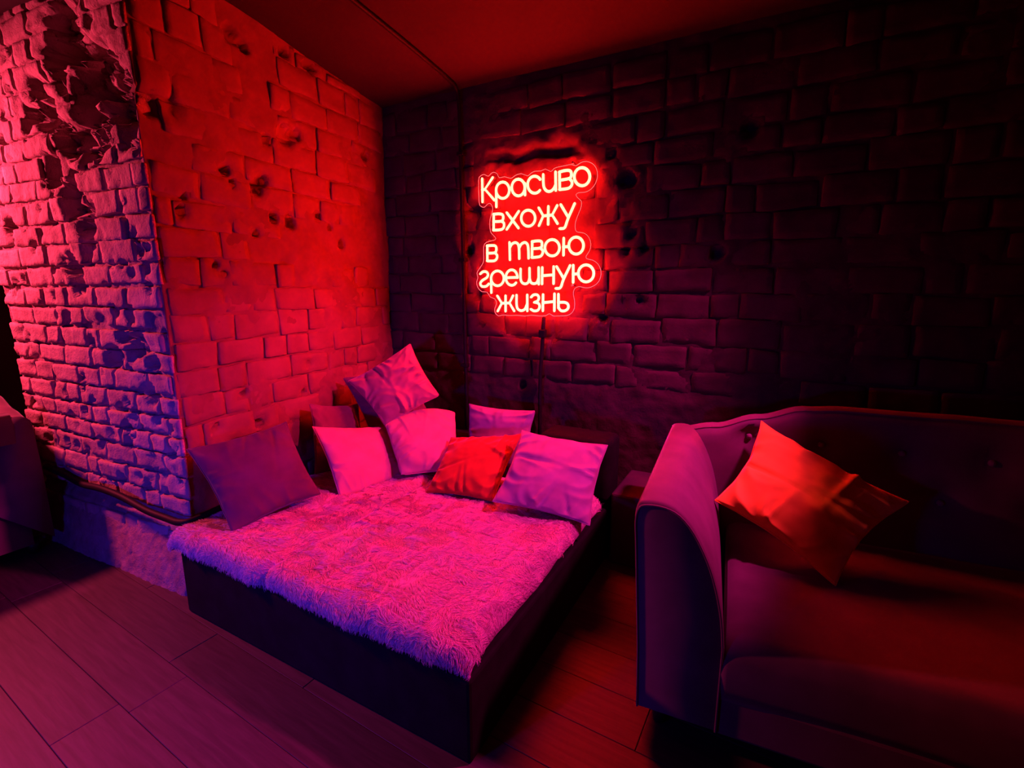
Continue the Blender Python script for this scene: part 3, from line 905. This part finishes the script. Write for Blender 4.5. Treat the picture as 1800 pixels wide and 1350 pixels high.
pillow('dark pillow almost hidden behind the tilted rose pillow in the corner', (-2.145, 2.298, .741),
       [(.6894, .6692, .2774), (-.3523, -.0248, .9356), (.6329, -.7427, .2187)], sc([(-.218, .236), (.178, .198), (.224, -.223), (-.17, -.176)], 1.02), M['maroon_velvet'], .04, 11, .006)
pillow('wrinkled rose pillow tilted on its corner, topmost of the daybed pile', (-2.028, 2.234, .875),
       [(.6305, .5723, .5244), (-.6604, .0404, .7498), (.4079, -.8191, .4034)], sc([(-.22, .183), (.201, .17), (.177, -.193), (-.174, -.186)], 1.06), M['rose_satin'], .055, 14, .011, creases=9)
pillow('plump pink pillow with a rounded top below the tilted rose pillow', (-1.775, 2.177, .563),
       [(.6362, .7715, -.0043), (-.5535, .4603, .6941), (.5375, -.4392, .7199)], sc([(-.215, .150), (.235, .195), (.163, -.209), (-.172, -.197)], .96), M['pink_velvet'], .07, 17, .006, pinch=.01, rtop=.065)
pillow('lilac pillow standing at the back wall behind the red pillow', (-1.45, 2.49, .56),
       [(.9962, .0872, 0), (-.0218, .249, .968), (.0844, -.9645, .25)], [(-.225, .185), (.225, .185), (.21, -.19), (-.21, -.19)], M['lilac_velvet'], .055, 20, .006)
pillow('bright red velvet pillow lying back beside the right-end lilac pillow', (-1.389, 2.109, .514),
       [(.9915, .1203, .0502), (-.1284, .8326, .5387), (.023, -.5406, .841)], [(-.209, .178), (.219, .242), (.198, -.213), (-.202, -.208)], M['red_velvet'], .055, 23, .007, creases=6)
pillow('large lilac pillow at the open end of the daybed next to the sofa', (-.91, 2.099, .555),
       [(.969, .2076, -.1339), (-.0802, .7771, .6242), (.2336, -.5941, .7697)], [(-.221, .21), (.231, .233), (.23, -.215), (-.241, -.221)], M['lilac_velvet'], .055, 26, .008, creases=7)
pillow('orange velvet pillow leaning on the sofa back beside the near arm', (.153, 2.106, .649),
       [(.893, -.226, -.3893), (.4193, .7321, .5368), (.1637, -.6426, .7485)], [(-.297, .225), (.279, .236), (.234, -.23), (-.236, -.227)], M['orange_velvet'], .07, 29, .008, group='', creases=8, pinch=.13,
       dents=((.85, .45, .2, .02),))

# ------------------------------------------------------------------ sofas
def interp(x, T):
    for (a, b), (c, d) in zip(T[:-1], T[1:]):
        if x <= c:
            t = (x - a) / (c - a); t = t * t * (3 - 2 * t)
            return b + (d - b) * t
    return T[-1][1]


SW, SD = 2.1, 1.06
ARM = [(.0, .075), (-.008, .30), (-.030, .66), (-.036, .76), (-.026, .805), (.0, .818), (.05, .818), (.095, .80), (.14, .75), (.185, .665), (.215, .58), (.238, .48), (.25, .38), (.25, .075)]


def sofa_arm(parent, flip):
    prof = catmull([(x, z) for x, z in ARM[1:-1]], 3)
    prof = [np.array(ARM[0])] + prof + [np.array(ARM[-1])]
    n = len(prof)
    c = np.array([.11, .45])
    ys = [(.0, .955), (.004, .985), (.014, 1.0), (.3, 1.0), (.65, 1.0), (.97, 1.0)]
    V = []
    for y, s in ys:
        for p in prof:
            # the arm narrows a little towards the back
            q = c + (p - c) * s
            x = q[0] if s < 1 else q[0] * (1 - .0 * y)
            if q[1] > .3: x -= .035 * max(0, x) / .25 * (y / .97)
            V.append((SW - x if flip else x, y, q[1]))
    F = [(i * n + j, i * n + j + 1, (i + 1) * n + j + 1, (i + 1) * n + j) for i in range(len(ys) - 1) for j in range(n - 1)]
    F.append(tuple(range(n))); F.append(tuple(range((len(ys) - 1) * n, len(ys) * n))[::-1])
    bm = bmesh.new()
    vs = [bm.verts.new(v) for v in V]
    for f in F: bm.faces.new([vs[k] for k in f])
    arm = from_bm('arm', bm, M['sofa_velvet'], parent, True)
    seam = [((SW - p[0]) if flip else p[0], -.001, p[1]) for p in [c + (p - c) * .965 for p in prof]]
    tube('piping', seam, .0035, M['sofa_velvet'], arm, 6)
    return arm


def sofa_back_top(x):
    xx = min(x, SW - x)
    return interp(xx, [(-.1, .80), (.0, .80), (.16, .835), (.34, .895), (.52, .95), (.66, .962), (.9, .962), (1.05, .965)])


BUTTONS = [(x, z) for z, off in ((.80, 0), (.62, .14)) for x in [.31 + off + .28 * i for i in range(6)] if .22 < x < SW - .22]


def make_sofa(name, loc, rz, label):
    r = empty(name, loc, rz)
    tag(r, label, 'sofa', 'camelback velvet sofas')
    sofa_arm(r, False); sofa_arm(r, True)
    # back: tufted front, rounded top following the camel line
    nx = 84
    V = []; prof_n = 0
    for i in range(nx + 1):
        x = -.03 + (SW + .06) * i / nx
        top = sofa_back_top(x)
        edge = min(1, min(i, nx - i) / 3.0)
        P = []
        for k in range(15):                       # front face from low to near the top
            t = k / 14
            z = .30 + (top - .05 - .30) * t
            y = .845 + .075 * t
            d = 0
            for bx, bz in BUTTONS:
                q = math.hypot(x - bx, z - bz)
                d += .030 * math.exp(-(q / .055) ** 2) + .0
            # pleats between buttons
            d += .006 * math.exp(-((z - .73) / .2) ** 2) * abs(math.sin((x - .31) / .28 * math.pi)) * 0
            P.append((y + d, z))
        for k in range(1, 8):                     # rolled top
            q = k / 8 * math.pi
            P.append((.985 - .06 * math.cos(q), top - .05 + .05 * math.sin(q)))
        P += [(1.045, top - .05), (1.05, .5), (1.05, .09)]
        prof_n = len(P)
        for y, z in P: V.append((x, y, z))
    F = grid_faces(nx + 1, prof_n)
    F.append(tuple(range(prof_n))[::1]); F.append(tuple(range(nx * prof_n, (nx + 1) * prof_n))[::-1])
    bm = bmesh.new(); vs = [bm.verts.new(v) for v in V]
    for f in F: bm.faces.new([vs[k] for k in f])
    back = from_bm('backrest', bm, M['sofa_velvet'], r, True)
    tube('piping', [(x, .945, sofa_back_top(x) - .012) for x in np.linspace(-.03, SW + .03, 60)], .005, M['sofa_velvet'], back, 6)
    bb = bmesh.new(); bmesh.ops.create_uvsphere(bb, u_segments=10, v_segments=6, radius=.013)
    bme = bpy.data.meshes.new('button'); bb.to_mesh(bme); bb.free(); bme.materials.append(M['sofa_button'])
    for bx, bz in BUTTONS:
        t = (bz - .30) / (sofa_back_top(bx) - .35)
        o = bpy.data.objects.new('button', bme); COL.objects.link(o); o.parent = back
        o.location = (bx, .845 + .075 * t + .021, bz)
    # seat cushion
    nx, ny = 90, 26
    V = []
    x0, x1 = .246, SW - .246
    pr = []
    for k in range(9):
        q = k / 8 * math.pi / 2
        pr.append((.062 - .062 * math.cos(q) * 1.0 + (.0), .335 + .075 * math.sin(q)))
    pr = [(.008, .205), (.002, .25), (.0, .30)] + pr[1:] + [(.062 + (.88 - .062) * k / 14, .41) for k in range(1, 15)]
    for i in range(nx + 1):
        x = x0 + (x1 - x0) * i / nx
        e = min(1, min(x - x0, x1 - x) / .05)
        for y, z in pr:
            dome = .022 * math.sin(min(1, y / .88) * math.pi) * math.sin((x - x0) / (x1 - x0) * math.pi) ** .4 if 0 < i < nx else 0
            w = 0
            if z > .33:
                # pull lines slanting across the seat
                for (ax, ay, sx, wd, am) in ((.62, .55, -.9, .012, .006), (.70, .5, -.85, .014, .005), (.55, .5, -1.0, .012, .004), (1.2, .5, .6, .014, .004)):
                    q = (x - ax) + sx * -(y - ay) * -1
                    w += am * math.exp(-(q / (wd * 1.8)) ** 2) * math.exp(-((y - ay) / .26) ** 2)
                w += .004 * fbm(x * 4, y * 4, 3, 3)
            rd = -.028 * (1 - e) ** 2 if z > .33 else 0
            V.append((x, y - .004 * math.sin(x * 7), z + dome + w + rd))
    seat = mesh('seat_cushion', V, grid_faces(nx + 1, len(pr)), M['sofa_velvet'], r, True)
    so = seat.modifiers.new('thick', 'SOLIDIFY'); so.thickness = .02; so.offset = -1
    box('seat_rail', (.244, .006, .075), (SW - .244, .90, .222), M['sofa_velvet'], r, .012)
    for lx in (.07, SW - .07):
        for ly in (.07, .98):
            bm = bmesh.new()
            bmesh.ops.create_cone(bm, cap_ends=True, segments=14, radius1=.02, radius2=.032, depth=.08, matrix=Matrix.Translation((lx, ly, .04)))
            from_bm('leg', bm, M['dark_wood'], r, True)
    return r


make_sofa('sofa', (-.297, 1.415, 0), math.radians(4.5), 'mauve velvet camelback sofa with the orange pillow, along the dark brick wall')
make_sofa('sofa', (-3.49 - SW, -.07, 0), 0, 'dark velvet sofa end standing in front of the spalled brick pier')

# ------------------------------------------------------------------ neon sign
SY = 2.712
sign = empty('neon_sign', (-1.32, SY, 1.78))
tag(sign, 'glowing neon lettering in five lines on a clear contour-cut board, on the back wall', 'neon sign')
out = catmull([(x, z) for x, z in OUTLINE], 2, True)
bm = bmesh.new()
f1 = [bm.verts.new((p[0], 0, p[1])) for p in out]
face = bm.faces.new(f1)
bmesh.ops.triangulate(bm, faces=[face])
board = from_bm('board', bm, M['acrylic'], sign)
tube('board_rim', [(p[0], .0, p[1]) for p in out], .0013, M['edge_glow'], board, 5, True)['label'] = 'thin edge-lit rim of the clear board'
PROF = [(-1.0, -.0085), (-.86, -.0118), (-.45, -.0138), (0, -.0143), (.45, -.0138), (.86, -.0118), (1.0, -.0085)]


def add_strip(bm, P, w):
    """domed light-giving front of a flexible neon tube, closed at its back, round ended"""
    n = len(P)
    t0 = P[1] - P[0]; t1 = P[-1] - P[-2]
    closed = np.hypot(*(P[0] - P[-1])) < .004
    rows = []
    seq = [(P[i], 1.0) for i in range(n)]
    if not closed:
        t0 = t0 / np.hypot(*t0); t1 = t1 / np.hypot(*t1)
        seq = [(P[0] - t0 * w, .25), (P[0] - t0 * w * .7, .75)] + seq + [(P[-1] + t1 * w * .7, .75), (P[-1] + t1 * w, .25)]
    m = len(seq)
    for i, (p, k) in enumerate(seq):
        if closed: t = seq[(i + 1) % (m - 1)][0] - seq[(i - 1) % (m - 1)][0]
        else: t = seq[min(i + 1, m - 1)][0] - seq[max(i - 1, 0)][0]
        t = t / (np.hypot(*t) + 1e-9)
        nx_, nz_ = -t[1], t[0]
        rows.append([bm.verts.new((p[0] + nx_ * a * w * k, y, p[1] + nz_ * a * w * k)) for a, y in PROF])
    for A, B in zip(rows[:-1], rows[1:]):
        for k in range(len(PROF) - 1):
            bm.faces.new((A[k], A[k + 1], B[k + 1], B[k]))


for strokes in LETTERS:
    bm = bmesh.new(); bs = bmesh.new()
    for sm, pts in strokes:
        P = [np.array(p) for p in pts]
        if sm: P = catmull(P, 3 if len(P) < 12 else 1)
        add_strip(bm, P, .0080)
        add_tube(bs, [(p[0], -.0060, p[1]) for p in P], .0058, 6)
    L = from_bm('neon_letter', bm, M['neon'], sign, True)
    from_bm('tube_base', bs, M['silicone'], L, True)
for x, z in ((-.085 * 0 + .235, .375), (-.32, -.02), (.25, -.30), (-.25, -.37)):
    bm = bmesh.new()
    bmesh.ops.create_cone(bm, cap_ends=True, segments=14, radius1=.007, radius2=.007, depth=.05,
                          matrix=Matrix.Translation((x, .022, z)) @ Matrix.Rotation(math.pi / 2, 4, 'X'))
    from_bm('standoff', bm, M['steel'], sign, True)

# ------------------------------------------------------------------ cables and conduit
c = tube('cable', [(-1.258, 2.728, 1.288), (-1.259, 2.722, 1.24), (-1.262, 2.720, 1.12), (-1.272, 2.718, .95), (-1.276, 2.722, .78), (-1.274, 2.722, .62), (-1.270, 2.71, .50)], .0125, M['black_rubber'])
tag(c, 'black power cable hanging straight down the wall from the neon sign', 'cable')
bm = bmesh.new(); add_box(bm, (-1.282, 2.700, 1.165), (-1.240, 2.738, 1.215), .006)
k = from_bm('cable_clip', bm, M['black_rubber'], c)
p = tube('conduit', catmull([(-1.840, 2.728, .50), (-1.842, 2.728, 1.0), (-1.846, 2.728, 1.7), (-1.851, 2.728, 2.4), (-1.854, 2.722, 2.60), (-1.853, 2.695, 2.665),
                     (-1.845, 2.62, 2.686), (-1.835, 2.3, 2.716), (-1.84, 1.9, 2.757), (-1.85, 1.2, 2.827), (-1.85, .0, 2.945)], 4), .0125, M['black_rubber'])
tag(p, 'thin dark conduit running up the back wall left of the sign and across the ceiling', 'conduit')
for z in (.95, 1.65, 2.3):
    bm = bmesh.new(); add_box(bm, (-1.872, 2.708, z - .012), (-1.822, 2.748, z + .012), .004)
    from_bm('clip', bm, M['black_rubber'], p)
c = tube('cable', catmull([(-3.62, 1.045, .455), (-3.42, 1.055, .44), (-3.25, 1.066, .415), (-3.05, 1.075, .425), (-2.85, 1.085, .415), (-2.65, 1.095, .385), (-2.5, 1.108, .374), (-2.38, 1.112, .378),
                   (-2.335, 1.16, .385), (-2.345, 1.35, .395), (-2.36, 1.6, .40)], 4), .017, M['black_rubber'])
tag(c, 'thick black cable running along the base of the spalled brick pier', 'cable')
